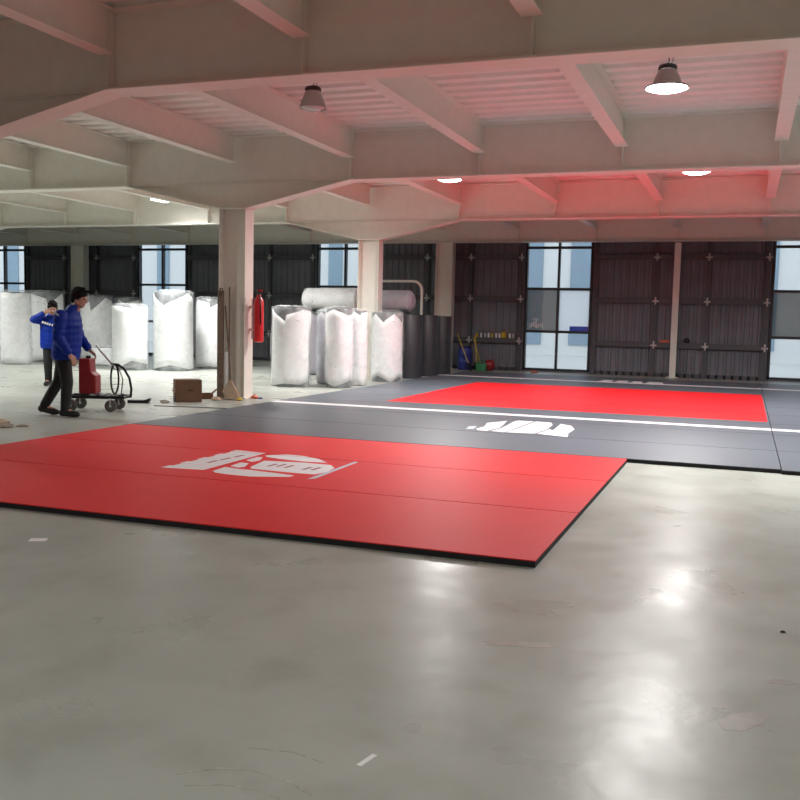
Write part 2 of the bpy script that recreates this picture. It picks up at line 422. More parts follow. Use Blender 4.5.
# ------------------------------------------------------------------ lamps
LAMP_W = 230.0
def lamp(x, y, zb, lit, label, w=LAMP_W, group=None):
    t = thing('high_bay_lamp', (x, y, zb), label, 'lamp', group)
    if lit: pr_ = [(.225, .012), (.228, .004), (.222, .030), (.158, .055), (.098, .195), (.084, .202), (.084, .19), (.15, .05), (.215, .018)]  # lit lamps get a wider rim: their bloom is put into the shape
    else: pr_ = [(.164, .012), (.168, .0), (.160, .03), (.092, .20), (.080, .205), (.075, .19), (.15, .04), (.158, .018)]
    MB().lathe(pr_, (x, y, zb), 32, caps=False).build('shade', 'lampshell', t, True)
    dk = 1.0 if lit else .74
    sp = MB().lathe([(.076, .200), (.094, .206), (.092, .23), (.075, .255), (.045, .265), (.02, .27)], (x, y, zb), 24)
    for i in range(12):
        a = 2 * pi * i / 12; ca, sa = cos(a), sin(a)
        sp.add([(x + ca * r - sa * o_, y + sa * r + ca * o_, zb + z) for r, z, o_ in ((.07, .21, -.004), (.104, .21, -.004), (.092, .250, -.004), (.07, .250, -.004), (.07, .21, .004), (.104, .21, .004), (.092, .250, .004), (.07, .250, .004))],
               [(3, 2, 1, 0), (4, 5, 6, 7), (0, 1, 5, 4), (1, 2, 6, 5), (2, 3, 7, 6), (3, 0, 4, 7)])
    sp.build('heat_sink', 'lampcap', t)
    h = ZD - zb
    MB().tube([(x, y, zb + .265), (x + .012, y, zb + .30), (x, y, h + zb)], .006, 6).build('hook', 'lampcap', t)
    MB().tube([(x + .03, y, zb + .26), (x + .055, y, zb + .30), (x + .035, y, h + zb)], .004, 6).build('cable', 'lampcap', t)
    MB().lathe([(r_ * dk, z_) for r_, z_ in ((.001, -.034), (.10, -.028), (.17, -.012), (.208, .010), (.208, .016), (.001, .016))], (x, y, zb), 32).build('diffuser', 'lit' if lit else 'unlit', t, True)
    if lit:
        ld = bpy.data.lights.new('bulb', 'AREA'); ld.shape = 'DISK'; ld.size = .40; ld.energy = w; ld.color = (1, .985, .955); ld.spread = R(165)
        lo = bpy.data.objects.new('bulb', ld); COL.objects.link(lo); lo.parent = t; lo.location = (0, 0, -.040)
    return t
lamp(-.94, 10.79, 3.95, True, 'lit round high bay lamp, largest glowing one, over the red mat')
lamp(-5.13, 10.68, 3.95, False, 'unlit bell shaped high bay lamp hanging between two joists')
lamp(-5.24, 16.72, 3.95, True, 'lit high bay lamp peeking below the haunched girder above the white line')
lamp(-.92, 16.72, 3.95, True, 'lit high bay lamp peeking below the girder in line behind the largest glowing lamp')
lamp(-9.54, 16.72, 3.95, True, 'added lit lamp hidden behind the haunched girder over the broom column', 120)  # unseen lamp added to brighten the columns, rolls and floor there
lamp(3.40, 10.79, 3.95, True, 'lit high bay lamp outside the view over bare floor', group='lamps outside the view')
lamp(3.40, 16.72, 3.95, True, 'added lit lamp outside the view over grey mats', group='lamps outside the view')  # extra unseen lamp, added for light over the mats
lamp(7.70, 10.79, 3.95, True, 'added lit lamp outside the view, second over bare floor', group='lamps outside the view')  # another unseen lamp added for fill light
lamp(-14.0, 10.9, 3.95, True, 'lit high bay lamp outside the view over the white rolls side', 310, group='lamps outside the view')
lamp(-19.7, 16.72, 3.95, True, 'added lit lamp far outside the view over the rolls', group='lamps outside the view')  # far unseen lamp, likewise added for its light

for i, x in enumerate((-5.24, -.94, 3.40)):  # three unseen lamps added to brighten the front of the nearest girder
    lamp(x, -1.1, 3.95, True, 'added fill lamp behind the camera, ' + ['towards the rolls', 'middle one', 'towards the bare floor'][i], 75, group='added fill lamps behind the camera')
pl = thing('panel_lamp', (-12.75, 18.9, 4.02), 'lit flat rectangular lamp above the white rolls', 'lamp')
MB().box(-13.10, -12.40, 18.6, 19.2, 4.02, 4.09).build('housing', 'lampshell', pl, bevel=.008)
MB().box(-13.06, -12.44, 18.64, 19.16, 4.008, 4.02).build('diffuser', 'lit', pl)
for sx in (-.3, .3):
    MB().tube([(-12.75 + sx, 18.9, 4.09), (-12.75 + sx, 18.9, ZD)], .006, 6).build('hanger', 'lampcap', pl)
ld = bpy.data.lights.new('bulb', 'AREA'); ld.shape = 'RECTANGLE'; ld.size = .6; ld.size_y = .5; ld.energy = 220; ld.color = (1, .99, .955); ld.spread = R(140)
lo = bpy.data.objects.new('bulb', ld); COL.objects.link(lo); lo.parent = pl; lo.location = (0, 0, -.02)

# ------------------------------------------------------------------ mats
def clip_poly(poly, y0, y1):
    def half(ps, f, yv):
        out = []
        for i, p in enumerate(ps):
            q = ps[(i + 1) % len(ps)]; a, c = f(p[1]), f(q[1])
            if a >= 0: out.append(p)
            if (a >= 0) != (c >= 0):
                t = (yv - p[1]) / (q[1] - p[1]); out.append((p[0] + (q[0] - p[0]) * t, yv))
        return out
    ps = half(poly, lambda v: v - y0, y0)
    return half(ps, lambda v: y1 - v, y1) if ps else []

def mat_strip(x0, x1, y0, y1, top, label, cat_group, fields=(), prints=()):
    cx, cy = (x0 + x1) / 2, (y0 + y1) / 2
    t = thing('rolled_out_mat', (cx, cy, 0), label, 'mat', cat_group)
    MB().box(x0, x1, y0, y1, 0, .034).build('foam_core', 'foam', t)
    g = .006
    vt = MB().box(x0 + .001, x1 - .001, y0 + g, y1 - g, .034, .040).build('vinyl_top', top, t)
    for (nm, a, c, ya, yb, m_) in fields:
        ya, yb, a, c = max(ya, y0 + g), min(yb, y1 - g), max(a, x0 + .001), min(c, x1 - .001)
        if yb - ya > .01 and c - a > .01: MB().box(a, c, ya, yb, .0399, .0406).build(nm, m_, t)
    for (nm, polys, m_, z) in prints:
        b = MB()
        for ps in polys:
            q = clip_poly(ps, y0 + g, y1 - g)
            if len(q) > 2: b.prism(q, .0399, z)
        if b.v: b.build(nm, m_, t)
    return t

# red crest print: slanted word strip plus a barred disc (plain white shapes with thin red gaps)
def slant_letters(n_=9):
    # strip narrowing to a point along the word; cut into letter-like bars
    out = []
    lo = [(-4.80, 7.00), (-4.60, 7.03), (-4.40, 7.05)]
    A0, A1 = Vector((-4.80, 7.00)), Vector((-4.77, 8.27)); B0, B1 = Vector((-4.40, 7.06)), Vector((-4.41, 8.22))
    for i in range(n_):
        t0, t1 = (i + .03) / n_, (i + .97) / n_
        w0 = min(1, .35 + t0); top_l = A0.lerp(A1, t0); top_r = A0.lerp(A1, t1)
        bl, br = B0.lerp(B1, t0), B0.lerp(B1, t1)
        k = .03 if i % 2 else 0
        out.append([tuple(top_l + Vector((k, 0))), tuple(bl), tuple(br), tuple(top_r + Vector((k, 0)))])
    return out
crest = slant_letters() + [
    [(-4.30, 7.05), (-4.32, 7.29), (-4.16, 7.25), (-4.04, 7.25), (-3.57, 7.17), (-3.57, 7.09), (-3.88, 6.95), (-4.13, 6.96), (-4.24, 6.99)][::-1],
    [(-4.12, 7.39), (-4.19, 7.78), (-3.80, 7.85), (-3.53, 7.84), (-3.43, 7.70), (-3.40, 7.47), (-3.44, 7.30), (-3.62, 7.29), (-3.86, 7.30), (-4.07, 7.32)],
    [(-4.34, 8.08), (-4.19, 8.24), (-4.00, 8.23), (-3.78, 8.12), (-3.62, 7.95), (-3.82, 7.91), (-4.11, 7.95), (-4.28, 8.00)],
    [(-4.31, 7.36), (-4.33, 7.58), (-4.24, 7.58), (-4.17, 7.38), (-4.20, 7.31)],
    [(-4.35, 7.72), (-4.36, 7.96), (-4.30, 7.96), (-4.235, 7.78), (-4.25, 7.66)]]
tail = [[(-3.395, 7.05), (-3.345, 7.12), (-3.375, 8.12), (-3.415, 8.14)]]
ghost = [[(x, y_), (x + .035, y_), (x + .045, y_ + .16), (x + .01, y_ + .16)] for x, y_ in ((-4.02, 7.50), (-3.94, 7.52), (-3.85, 7.50), (-3.66, 7.48), (-3.58, 7.50), (-4.60, 7.42), (-4.58, 7.62), (-4.56, 7.84))]
pr = (('printed_crest', crest, 'print', .0407), ('crest_stroke', tail, 'pale', .0407), ('crest_lettering', ghost, 'redp', .0411))
rx0, rx1 = -7.02, -1.06
ys = [5.21, 6.69, 8.17, 9.635]
rl = ['red mat strip in front, its black foam edge facing the bare floor', 'middle red mat strip carrying the lower half of the white crest', 'red mat strip bordering the grey mats']
for i in range(3):
    mat_strip(rx0, rx1, ys[i], ys[i + 1] - .004, 'red', rl[i], 'red mat strips', prints=pr)

gx0, gx1 = -7.04, .385
logo_g = [[(-3.13, 11.37), (-3.10, 11.67), (-3.18, 12.10), (-3.0, 12.50), (-2.93, 11.98), (-2.89, 11.62), (-2.95, 11.24), (-3.06, 11.23)],
          [(-2.87, 11.90), (-2.90, 12.41), (-2.88, 12.62), (-2.66, 12.64), (-2.70, 11.62), (-2.72, 11.20), (-2.90, 11.24), (-2.86, 11.60)],
          [(-2.63, 12.64), (-2.42, 12.62), (-2.34, 12.32), (-2.31, 11.80), (-2.36, 11.27), (-2.70, 11.21), (-2.67, 11.62)],
          [(-2.28, 11.80), (-2.22, 11.73), (-2.27, 12.52), (-2.10, 12.36), (-1.99, 11.97), (-1.99, 11.51), (-1.93, 11.13), (-2.33, 11.27)]]
bitp = [[(-3.24, 11.29), (-3.28, 11.58), (-3.20, 11.68), (-3.15, 11.33)]]
far_logo = [[(-3.20, 22.35), (-3.14, 23.0), (-2.92, 22.95), (-2.90, 22.40), (-3.02, 22.25)], [(-2.82, 22.35), (-2.80, 22.95), (-2.56, 22.95), (-2.53, 22.3)],
            [(-2.46, 22.35), (-2.44, 22.9), (-2.24, 22.9), (-2.20, 22.25)], [(-2.12, 22.25), (-2.10, 22.9), (-1.78, 22.85), (-1.72, 22.3)]]
fields = [('red_field', -5.52, .36, 14.42, 20.12, 'red'), ('border_line', gx0, 99, 13.24, 13.50, 'print'), ('border_line', gx0, 99, 21.95, 22.25, 'print')]
gl = ['grey mat strip touching the red mats, edge on bare floor', 'grey mat strip carrying the white block lettering', 'grey mat strip carrying the long white border line',
      'grey mat strip with the near edge of the red field', 'mat strip second into the red field', 'mat strip third into the red field', 'mat strip with the far edge of the red field',
      'grey mat strip just beyond the red field', 'grey mat strip carrying the faint far border line', 'last grey mat strip with faint far lettering by the window wall']
gys = [9.645 + 1.5 * i for i in range(11)]
gys = [9.645, 11.10, 12.78, 14.15, 15.65, 17.15, 18.65, 20.20, 21.20, 22.285, 24.2]
for i in range(10):
    mat_strip(gx0, gx1, gys[i], gys[i + 1] - .004, 'grey', gl[i], 'grey mat strips', fields=fields, prints=(('printed_lettering', logo_g, 'print', .0407), ('lettering_accent', bitp, 'pale', .0407), ('printed_lettering', far_logo, 'print', .0407)))
for i in range(10):
    mat_strip(gx1 + .008, 4.1, gys[i] - (.05 if i == 0 else 0), gys[i + 1] - .004, 'grey', gl[i].replace('grey mat strip', 'short grey mat strip').replace('mat strip', 'mat continuation', 0) + ', on the outer side of the seam' if False else 'outer grey mat beyond the long seam, ' + ['first', 'second', 'third', 'fourth', 'fifth', 'sixth', 'seventh', 'eighth', 'ninth', 'tenth'][i] + ' from the bare floor', 'outer grey mats', fields=[f for f in fields if f[0] == 'border_line'])

# ------------------------------------------------------------------ rolls of matting
def roll(x, y, h, r, label, jt=.3, jb=.12, seed=0, wrap='white', core='core', film=True, teeth=4, z0=0.0, phase=0.0):
    rnd = random.Random(seed)
    t = thing('foam_mat_roll', (x, y, z0), label, 'roll', 'standing mat rolls')
    n = 48
    # core: wound mat with a recessed spiral top
    b = MB(); wob = [1 + .012 * sin(3 * 2 * pi * i / n + seed) for i in range(n)]
    rings = []
    for rr, z in ((r * .97, 0), (r, .02), (r, h - .02), (r * .97, h), (r * .72, h - .012), (r * .70, h), (r * .45, h - .01), (r * .43, h), (r * .15, h - .01)):
        rings.append([(x + rr * wob[i] * cos(2 * pi * i / n), y + rr * wob[i] * sin(2 * pi * i / n), z0 + z) for i in range(n)])
    b.loft(rings).build('core', core, t, True)
    if wrap:
        tk = []; 
        for k in range(teeth):
            tk.append((k + rnd.uniform(-.25, .25)) / teeth)
        hgt = [rnd.uniform(.4, 1.0) for _ in range(teeth)]; skew = [rnd.uniform(-.7, .7) for _ in range(teeth)]
        def saw(a, amp, inv):
            u = (a / (2 * pi) + phase) % 1.0
            ds = [(((u - q + .5) % 1) - .5) for q in tk]
            j = min(range(teeth), key=lambda k: abs(ds[k]))
            v = min(1, abs(ds[j]) * teeth * (1.5 + skew[j] * (1 if ds[j] > 0 else -1)))
            if not inv: return amp * (v * hgt[j] + .10 * (1 - hgt[j]))
            return amp * (1 - v) * hgt[j] ** 1.5
        lo, hi = [], []; m = 96; rings = []
        zs = [0, .1, .3, .5, .7, .9, 1]
        rows = [[] for _ in zs]
        for i in range(m):
            a = 2 * pi * i / m; zb = .004 + saw(a + 1.0, jb, True) * (1 if jb else 0) ; zt = h - .012 - saw(a, jt, False)
            for kk, u in enumerate(zs):
                rr = r + .012 + .006 * sin(5 * a + seed + 3 * u) + .004 * rnd.random()
                rows[kk].append((x + rr * cos(a), y + rr * sin(a), z0 + zb + (zt - zb) * u))
        MB().loft(rows, caps=False).build('foam_wrap', wrap, t, True, solid=.005)
    if film:
        n = 40; rows = []
        for u in (0, .12, .25, .4, .55, .7, .82, .92, 1.0):
            rows.append([(x + (r + .035 + .012 * sin(7 * 2 * pi * i / n + 9 * u + seed) + .010 * rnd.random()) * cos(2 * pi * i / n),
                          y + (r + .035 + .012 * sin(7 * 2 * pi * i / n + 9 * u + seed) + .010 * rnd.random()) * sin(2 * pi * i / n), z0 + .006 + u * (h + .01)) for i in range(n)])
        for q, dz in ((.8, .035), (.5, .03), (.15, .035)):
            rows.append([(x + r * q * cos(2 * pi * i / n), y + r * q * sin(2 * pi * i / n), z0 + h + dz + .03 * rnd.random()) for i in range(n)])
        MB().loft(rows, caps=False).build('film_wrap', 'film', t, 'all')
    return t
# far group beyond the people (x, y, height, radius)
roll(-17.83, 19.55, 1.86, .36, 'tall pale roll standing furthest from the columns, cut by the picture edge', .05, .04, 1)
roll(-18.15, 21.0, 1.90, .46, 'pale roll under crumpled film directly behind the arm raising person', .35, .12, 2)
roll(-17.15, 21.9, 1.82, .42, 'greyish film covered roll just behind the head of the walking person', .5, .12, 3, teeth=3)
roll(-16.55, 22.6, 1.78, .36, 'dull grey roll set back between the walking person and the bright white rolls', .3, .15, 4)
roll(-14.22, 19.45, 1.57, .41, 'bright white roll of medium height, first one clear of the red box', .06, .25, 5, teeth=3)
roll(-13.27, 19.90, 1.92, .46, 'widest tall bright white roll with grey film corner on top', .55, .35, 6, teeth=3, phase=.08)
roll(-13.05, 21.3, 1.80, .38, 'white roll with grey film top, half hidden by the broom column', .42, .12, 7, teeth=3, phase=.3)
roll(-15.85, 20.5, .48, .28, 'short white stub roll on the floor seen above the cart', .02, .04, 8, teeth=3)
# middle group between the columns
roll(-8.57, 17.0, 1.56, .37, 'white wrapped roll closest to the red extinguisher, dark notch on top', .28, .26, 9, teeth=3, phase=.38)
roll(-8.12, 18.0, 1.52, .30, 'bluish grey roll squeezed behind two white wrapped rolls', .30, .15, 10, teeth=3, wrap='lilac')
roll(-7.63, 17.25, 1.57, .26, 'white wrapped roll standing in front of the second column', .20, .24, 11, teeth=3, phase=.6)
roll(-7.50, 17.95, 1.54, .16, 'thin white wrapped roll peeking out beside the second column', .1, .1, 12)
roll(-7.48, 19.55, 1.53, .33, 'white roll with torn ragged grey top and bottom beside charcoal rolls', .40, .34, 13, teeth=5, phase=.1)
# charcoal rolls
for x, y, h, r, l in ((-7.48, 21.02, 1.50, .31, 'wide charcoal roll next to the ragged white roll'), (-7.42, 22.15, 1.50, .28, 'charcoal roll standing between two other charcoal rolls'), (-7.36, 23.15, 1.49, .25, 'charcoal roll deepest in its row, closest to the wall clutter')):
    roll(x, y, h, r, l, wrap=None, core='dark', film=False)
# supports and rolls lying on top
roll(-9.85, 20.75, 1.52, .36, 'standing roll under the pale horizontal roll, mostly hidden', .2, .1, 21, wrap='lilac', film=False)
roll(-9.05, 20.75, 1.52, .36, 'standing roll under the inner end of the pale horizontal roll', .2, .1, 22, wrap='lilac', film=False)
roll(-8.25, 21.1, 1.505, .36, 'standing roll hidden behind the second column', .2, .1, 23, wrap=None, core='dark', film=False)
def lying(xa, xb, y, z, r, m_, label):
    t = thing('lying_mat_roll', ((xa + xb) / 2, y, z - r), label, 'roll')
    n = 32
    rings = []
    for x, rr in ((xa, r * .15), (xa + .005, r * .5), (xa, r * .55), (xa + .02, r * .72), (xa + .09, r), ((xa + xb) / 2, r * 1.01), (xb - .09, r), (xb - .02, r * .72), (xb, r * .55), (xb - .005, r * .5), (xb, r * .15)):
        rings.append([(x, y + rr * cos(2 * pi * i / n), z + rr * sin(2 * pi * i / n)) for i in range(n)])
    MB().loft(rings).build('foam_sheet', m_, t, True)
    rows = [[(x, y + (r + .02 + .01 * sin(6 * 2 * pi * i / n + k)) * cos(2 * pi * i / n), z + (r + .02 + .01 * sin(6 * 2 * pi * i / n + k)) * sin(2 * pi * i / n)) for i in range(n)] for k, x in enumerate((xa + .06, xa + .3, xa + .6, xb - .3, xb - .06))]
    MB().loft(rows, caps=False).build('film_wrap', 'film', t, 'all')
lying(-10.12, -8.62, 20.75, 1.83, .26, 'white', 'pale roll lying horizontally on top of standing rolls by a window')
lying(-8.50, -7.42, 21.1, 1.815, .25, 'lilac', 'lilac grey roll lying horizontally on the charcoal rolls')

# bent pipe stand behind the charcoal rolls
b = MB(); arc = []
for k in range(9):
    a = pi / 2 * k / 8; arc.append((-8.13 + .24 * sin(a), 23.05, 2.13 + .24 * cos(a)))
arc2 = [(-9.3 - .24 * sin(pi / 2 * k / 8), 23.05, 2.13 + .24 * cos(pi / 2 * k / 8)) for k in range(9)]
b.tube([(-9.54, 23.05, 0)] + arc2[::-1] + arc + [(-7.89, 23.05, 0)], .035, 10)
tag(b.build('bent_pipe', 'paint', None, True), 'pale pipe bent into an arch behind the charcoal rolls', 'pipe')

# off-view stack that shades the near corner of the red mat

# ------------------------------------------------------------------ red extinguisher at the column
ex = thing('fire_extinguisher', (-7.68, 14.02, .95), 'tall red fire extinguisher hung on the broom column', 'extinguisher')
MB().lathe([(.04, 0), (.078, .01), (.082, .04), (.082, .66), (.07, .72), (.035, .76), (.03, .80)], (-7.68, 14.02, .95), 24).build('cylinder', 'redx', ex, True)
MB().lathe([(.028, .80), (.034, .81), (.034, .85), (.02, .86)], (-7.68, 14.02, .95), 16).build('valve', 'blackm', ex, True)
MB().box(-7.70, -7.62, 14.01, 14.03, 1.80, 1.83).build('lever', 'redx', ex)
MB().tube([(-7.66, 13.99, 1.77), (-7.62, 13.95, 1.70), (-7.605, 13.94, 1.5), (-7.60, 13.945, 1.25)], .012, 8).build('hose', 'blackm', ex, True)
MB().box(-7.848, -7.76, 13.99, 14.05, 1.52, 1.56).box(-7.848, -7.76, 13.99, 14.05, 1.14, 1.18).build('bracket', 'pink', ex)
MB().box(-7.765, -7.745, 13.925, 13.94, 1.0, 1.68).build('label_strip', 'pink', ex)

# ------------------------------------------------------------------ brooms and litter at the column
def broom(p0, p1, r, label, head):
    t = thing('broom', p0, label, 'broom')
    MB().tube([p0, p1], r, 8).build('handle', 'wood', t, True)
    return t
t = thing('wooden_plank', (-8.30, 13.80, 0), 'brown plank standing upright against the broom column', 'plank')
MB().xf(Matrix()).box(-8.335, -8.215, 13.78, 13.805, .0205, 1.80).build('board', 'wood', t, bevel=.004)
MB().tube([(-8.30, 13.775, 1.70), (-8.275, 13.775, 1.84), (-8.24, 13.775, 1.84), (-8.215, 13.775, 1.70)], .012, 8).build('hook', 'wood', t, True)
t = thing('white_strip', (-8.18, 13.80, 0), 'bright white strip standing on the column foot behind the broom handles', 'strip')
MB().box(-8.195, -8.145, 13.80, 13.815, .0205, .78).build('strip', 'print', t)
def slanted_broom(p0, p1, lab):
    t = thing('broom', p0, lab, 'broom')
    p0, p1 = Vector(p0), Vector(p1); d = (p1 - p0).normalized()
    MB().tube([p0 + d * .28, p1], .014, 8).build('handle', 'wood', t, True)
    rings = []
    for s_, w, th in ((0, .15, .05), (.12, .13, .045), (.22, .06, .03), (.30, .02, .02)):
        c = p0 + d * s_
        rings.append([c + Vector((w * cos(2 * pi * i / 14), th * sin(2 * pi * i / 14), 0)) for i in range(14)])
    MB().loft(rings).build('bristles', 'card2', t, True)
    return t
slanted_broom((-7.90, 13.55, .02), (-8.20, 13.81, 1.55), 'broom with long handle leaning across the column face')
slanted_broom((-8.02, 13.66, .02), (-8.12, 13.81, 1.86), 'broom with steep handle leaning close to the plank')

rnd = random.Random(3)
def scrap(x, y, s_, m_, name, label, cat, seed, flat=.35, group=None):
    r_ = random.Random(seed); n = 9
    rings = []
    for k, (q, z) in enumerate(((.75, 0), (1, .25), (.8, .7), (.35, 1))):
        rings.append([(x + s_ * q * (.7 + .6 * r_.random()) * cos(2 * pi * i / n), y + s_ * q * (.7 + .6 * r_.random()) * sin(2 * pi * i / n), z * s_ * flat * (.75 + .5 * r_.random() if k else 0)) for i in range(n)])
    o = MB().loft(rings).build(name, m_)
    return tag(o, label, cat, group)
def flap_box(c, w, d, h, rot, m_, name, label, cat, tilt=0):
    t = thing(name, (c[0], c[1], 0), label, cat); T = Matrix.Translation((c[0], c[1], 0)) @ Matrix.Rotation(rot, 4, 'Z') @ Matrix.Rotation(tilt, 4, 'X')
    th = .006
    MB().box(-w / 2, w / 2, -d / 2, d / 2, 0, th).box(-w / 2, w / 2, -d / 2, -d / 2 + th, th, h).box(-w / 2, w / 2, d / 2 - th, d / 2, th, h).box(-w / 2, -w / 2 + th, -d / 2 + th, d / 2 - th, th, h).box(w / 2 - th, w / 2, -d / 2 + th, d / 2 - th, th, h).xf(T).build('carton', m_, t)
    for sx, a in ((-1, 55), (1, 40)):
        f = MB().box(0, .10, -d / 2 + .01, d / 2 - .01, 0, th)
        f.xf(T @ Matrix.Translation((sx * w / 2, 0, h)) @ Matrix.Rotation(0 if sx > 0 else pi, 4, 'Z') @ Matrix.Rotation(-R(a) if sx > 0 else R(-a + 10), 4, 'Y')).build('flap', m_, t)
    return t
# closed cardboard box
bx = thing('cardboard_box', (-8.36, 12.93, 0), 'closed brown cardboard box on the bare floor', 'box')
T = Matrix.Translation((-8.36, 12.93, 0)) @ Matrix.Rotation(.72, 4, 'Z')
MB().box(-.205, .205, -.16, .16, 0, .35).xf(T).build('carton', 'card', bx, bevel=.006)
MB().box(-.20, -.002, -.155, .155, .351, .356).box(.002, .200, -.155, .155, .351, .356).xf(T).build('flap', 'card', bx)
MB().box(-.02, .04, -.1615, -.1605, .18, .195).box(.05, .08, -.1615, -.1605, .18, .195).xf(T).build('print_mark', 'blackm', bx)
MB().box(-.235, -.206, -.14, .02, .15, .21).xf(T).build('torn_tab', 'card2', bx)
MB().box(-.216, -.206, -.12, .06, .01, .10).xf(T).build('dark_patch', 'blackm', bx)
# litter at the column foot
flap_box((-8.40, 13.52), .24, .18, .09, .7, 'card', 'torn_carton', 'torn flattened brown carton lying at the broom column foot', 'carton')
scrap(-8.66, 13.36, .09, 'debris', 'crumpled_wrapper', 'crumpled grey wrapper on the carton side of the column foot', 'wrapper', 5, .6)
scrap(-8.10, 13.38, .08, 'card2', 'cardboard_scrap', 'pale cardboard scrap below the broom bristles', 'scrap', 6, .7)
scrap(-8.80, 13.35, .05, 'green', 'green_scrap', 'small green scrap beside the torn carton', 'scrap', 7, .8)
scrap(-7.74, 13.50, .055, 'yellow', 'yellow_scrap', 'small yellow scrap at the column foot', 'scrap', 8, .8)
scrap(-7.72, 13.98, .07, 'orange', 'orange_scrap', 'orange scrap on the floor past the column', 'scrap', 9, .9)
scrap(-7.62, 13.98, .045, 'blue', 'blue_scrap', 'dark blue scrap touching the orange scrap', 'scrap', 10, .7)
tag(MB().box(-8.85, -8.45, 13.14, 13.26, 0, .004).xf(Matrix()).build('floor_sheet', 'blackm'), 'thin dark sheet lying flat between box and column litter', 'sheet')

# debris heap at the picture edge
for i, (x, y_, s_) in enumerate(((-8.55, 9.05, .16), (-8.30, 8.88, .12), (-8.80, 9.30, .10), (-8.15, 9.02, .08))):
    scrap(x, y_, s_, 'debris' if i % 2 else 'card2', 'cardboard_scrap', ['larger crumpled cardboard scrap by the red mat corner', 'grey crumpled scrap in front of the cardboard heap', 'cardboard scrap at the back of the heap near the walker', 'small grey scrap closest to the red mat corner'][i], 'scrap', 30 + i, .28)
t = MB().box(-.05, .05, -.035, .035, 0, .003).xf(Matrix.Translation((-4.0, 4.55, 0)) @ Matrix.Rotation(.5, 4, 'Z')).build('paper_scrap', 'paper'); tag(t, 'small white paper scrap on bare floor before the red mat', 'paper')
t = MB().box(-.045, .045, -.009, .009, 0, .002).xf(Matrix.Translation((-1.06, 2.67, 0)) @ Matrix.Rotation(1.35, 4, 'Z')).build('tape_piece', 'paper'); tag(t, 'short strip of pale tape stuck to the bare floor', 'tape')
scrap(.23, 4.58, .014, 'blackm', 'floor_crumb', 'tiny black crumb on the bare floor under the grey mats', 'crumb', 44, .6)

# ------------------------------------------------------------------ cart with red tank
E1 = Vector((.94, .342, 0)); E2 = Vector((-.342, .94, 0)); CC = Vector((-8.62, 11.05, 0))
def C3(a, b_, z): return CC + E1 * a + E2 * b_ + Vector((0, 0, z))
ct = thing('hand_cart', CC, 'low black tube cart with small wheels in front of the walking person', 'cart')
b = MB()
for bb in (-.18, .18): b.tube([C3(-.42, bb, .20), C3(.40, bb, .20)], .022, 8)
for aa in (-.42, -.14, .14, .40): b.tube([C3(aa, -.18, .20), C3(aa, .18, .20)], .022, 8)
b.build('frame', 'blackm', ct, True)
for aa, bb in ((-.32, -.20), (.24, -.20), (-.32, .20), (.24, .20)):
    c = C3(aa, bb, .085); rings = []
    wh = MB()
    for o_, rr in ((-.025, .05), (-.025, .075), (-.018, .085), (.018, .085), (.025, .075), (.025, .05)):
        rings.append([c + E2 * o_ + E1 * rr * cos(2 * pi * i / 20) + Vector((0, 0, rr * sin(2 * pi * i / 20))) for i in range(20)])
    w_ = wh.loft(rings).build('wheel', 'rubber', ct, True)
    hb = MB(); hb.tube([c - E2 * .03, c + E2 * .03], .022, 10); hb.tube([c + Vector((0, 0, .0)) - E2 * .032, c + Vector((0, 0, .115)) - E2 * .032], .010, 6); hb.build('hub', 'steel', w_, True)
# bright steel bars across the deck
for aa in (-.02, .10, .28): MB().box(-.035, .035, -.17, .17, 0, .012).xf(Matrix.Translation(C3(aa, 0, .224)) @ Matrix.Rotation(R(20), 4, 'Z')).build('crossbar', 'steel', ct)
# handles: straight grip bar, curved rail and loop
MB().tube([C3(-.06, .10, .92), C3(.02, .08, .83), C3(.18, .05, .66)], .014, 8).build('grip_bar', 'steel', ct, True)
MB().tube([C3(.18, .05, .66), C3(.27, .03, .655), C3(.36, .02, .60), C3(.44, .01, .47), C3(.47, 0, .32), C3(.46, 0, .20), C3(.40, 0, .20)], .018, 8).build('curved_rail', 'blackm', ct, True)
lp = [C3(.225 + .055 * sin(a) , .03, .45 + .21 * cos(a)) for a in [2 * pi * k / 20 for k in range(20)]]
MB().tube(lp + [lp[0], lp[1]], .014, 8).build('loop', 'blackm', ct, True)
MB().tube([C3(.225, .03, .24), C3(.225, .03, .2)], .014, 8).build('stay', 'blackm', ct, True)
MB().tube([C3(.27, .03, .64), C3(.35, .0, .45), C3(.33, -.02, .215)], .008, 6).build('cable', 'rubber', ct, True)
# red tank (stands on the cart)
rt = thing('red_tank', C3(-.14, 0, .24), 'dark red stepped plastic tank standing on the cart', 'tank')
T = Matrix.Translation(C3(-.14, 0, .24)) @ Matrix.Rotation(R(20), 4, 'Z')
MB().prism([(-.10, 0), (.14, 0), (.14, .26), (.07, .31), (.06, .50), (-.10, .50)], -.13, .13, 'y').xf(T).build('body', 'redp', rt, bevel=.02)
MB().lathe([(.03, .50), (.035, .505), (.035, .535), (.02, .54)], (0, 0, 0), 16).xf(T).build('cap', 'blackm', rt, True)
# black floor blade and dust lump
t = MB().prism([(-.16, 0), (.15, 0), (.19, .075), (.17, .08), (.10, .05), (-.16, .045)], -.06, .06, 'y').xf(Matrix.Translation((-8.82, 12.28, 0)) @ Matrix.Rotation(R(22), 4, 'Z')).build('floor_scraper', 'blackm')
tag(t, 'black scraper blade with upturned tip lying behind the cart', 'scraper')
scrap(-8.50, 12.50, .075, 'debris', 'dust_lump', 'grey dust lump between the black scraper and the cardboard box', 'dust', 50, .6)
t = MB().tube([(-8.35, 12.0, .006), (-8.0, 12.05, .006), (-7.6, 12.15, .006), (-7.15, 12.22, .006)], .006, 6).build('electric_cable', 'rubber'); tag(t, 'thin dark cord on the floor running to the grey mats', 'cord')

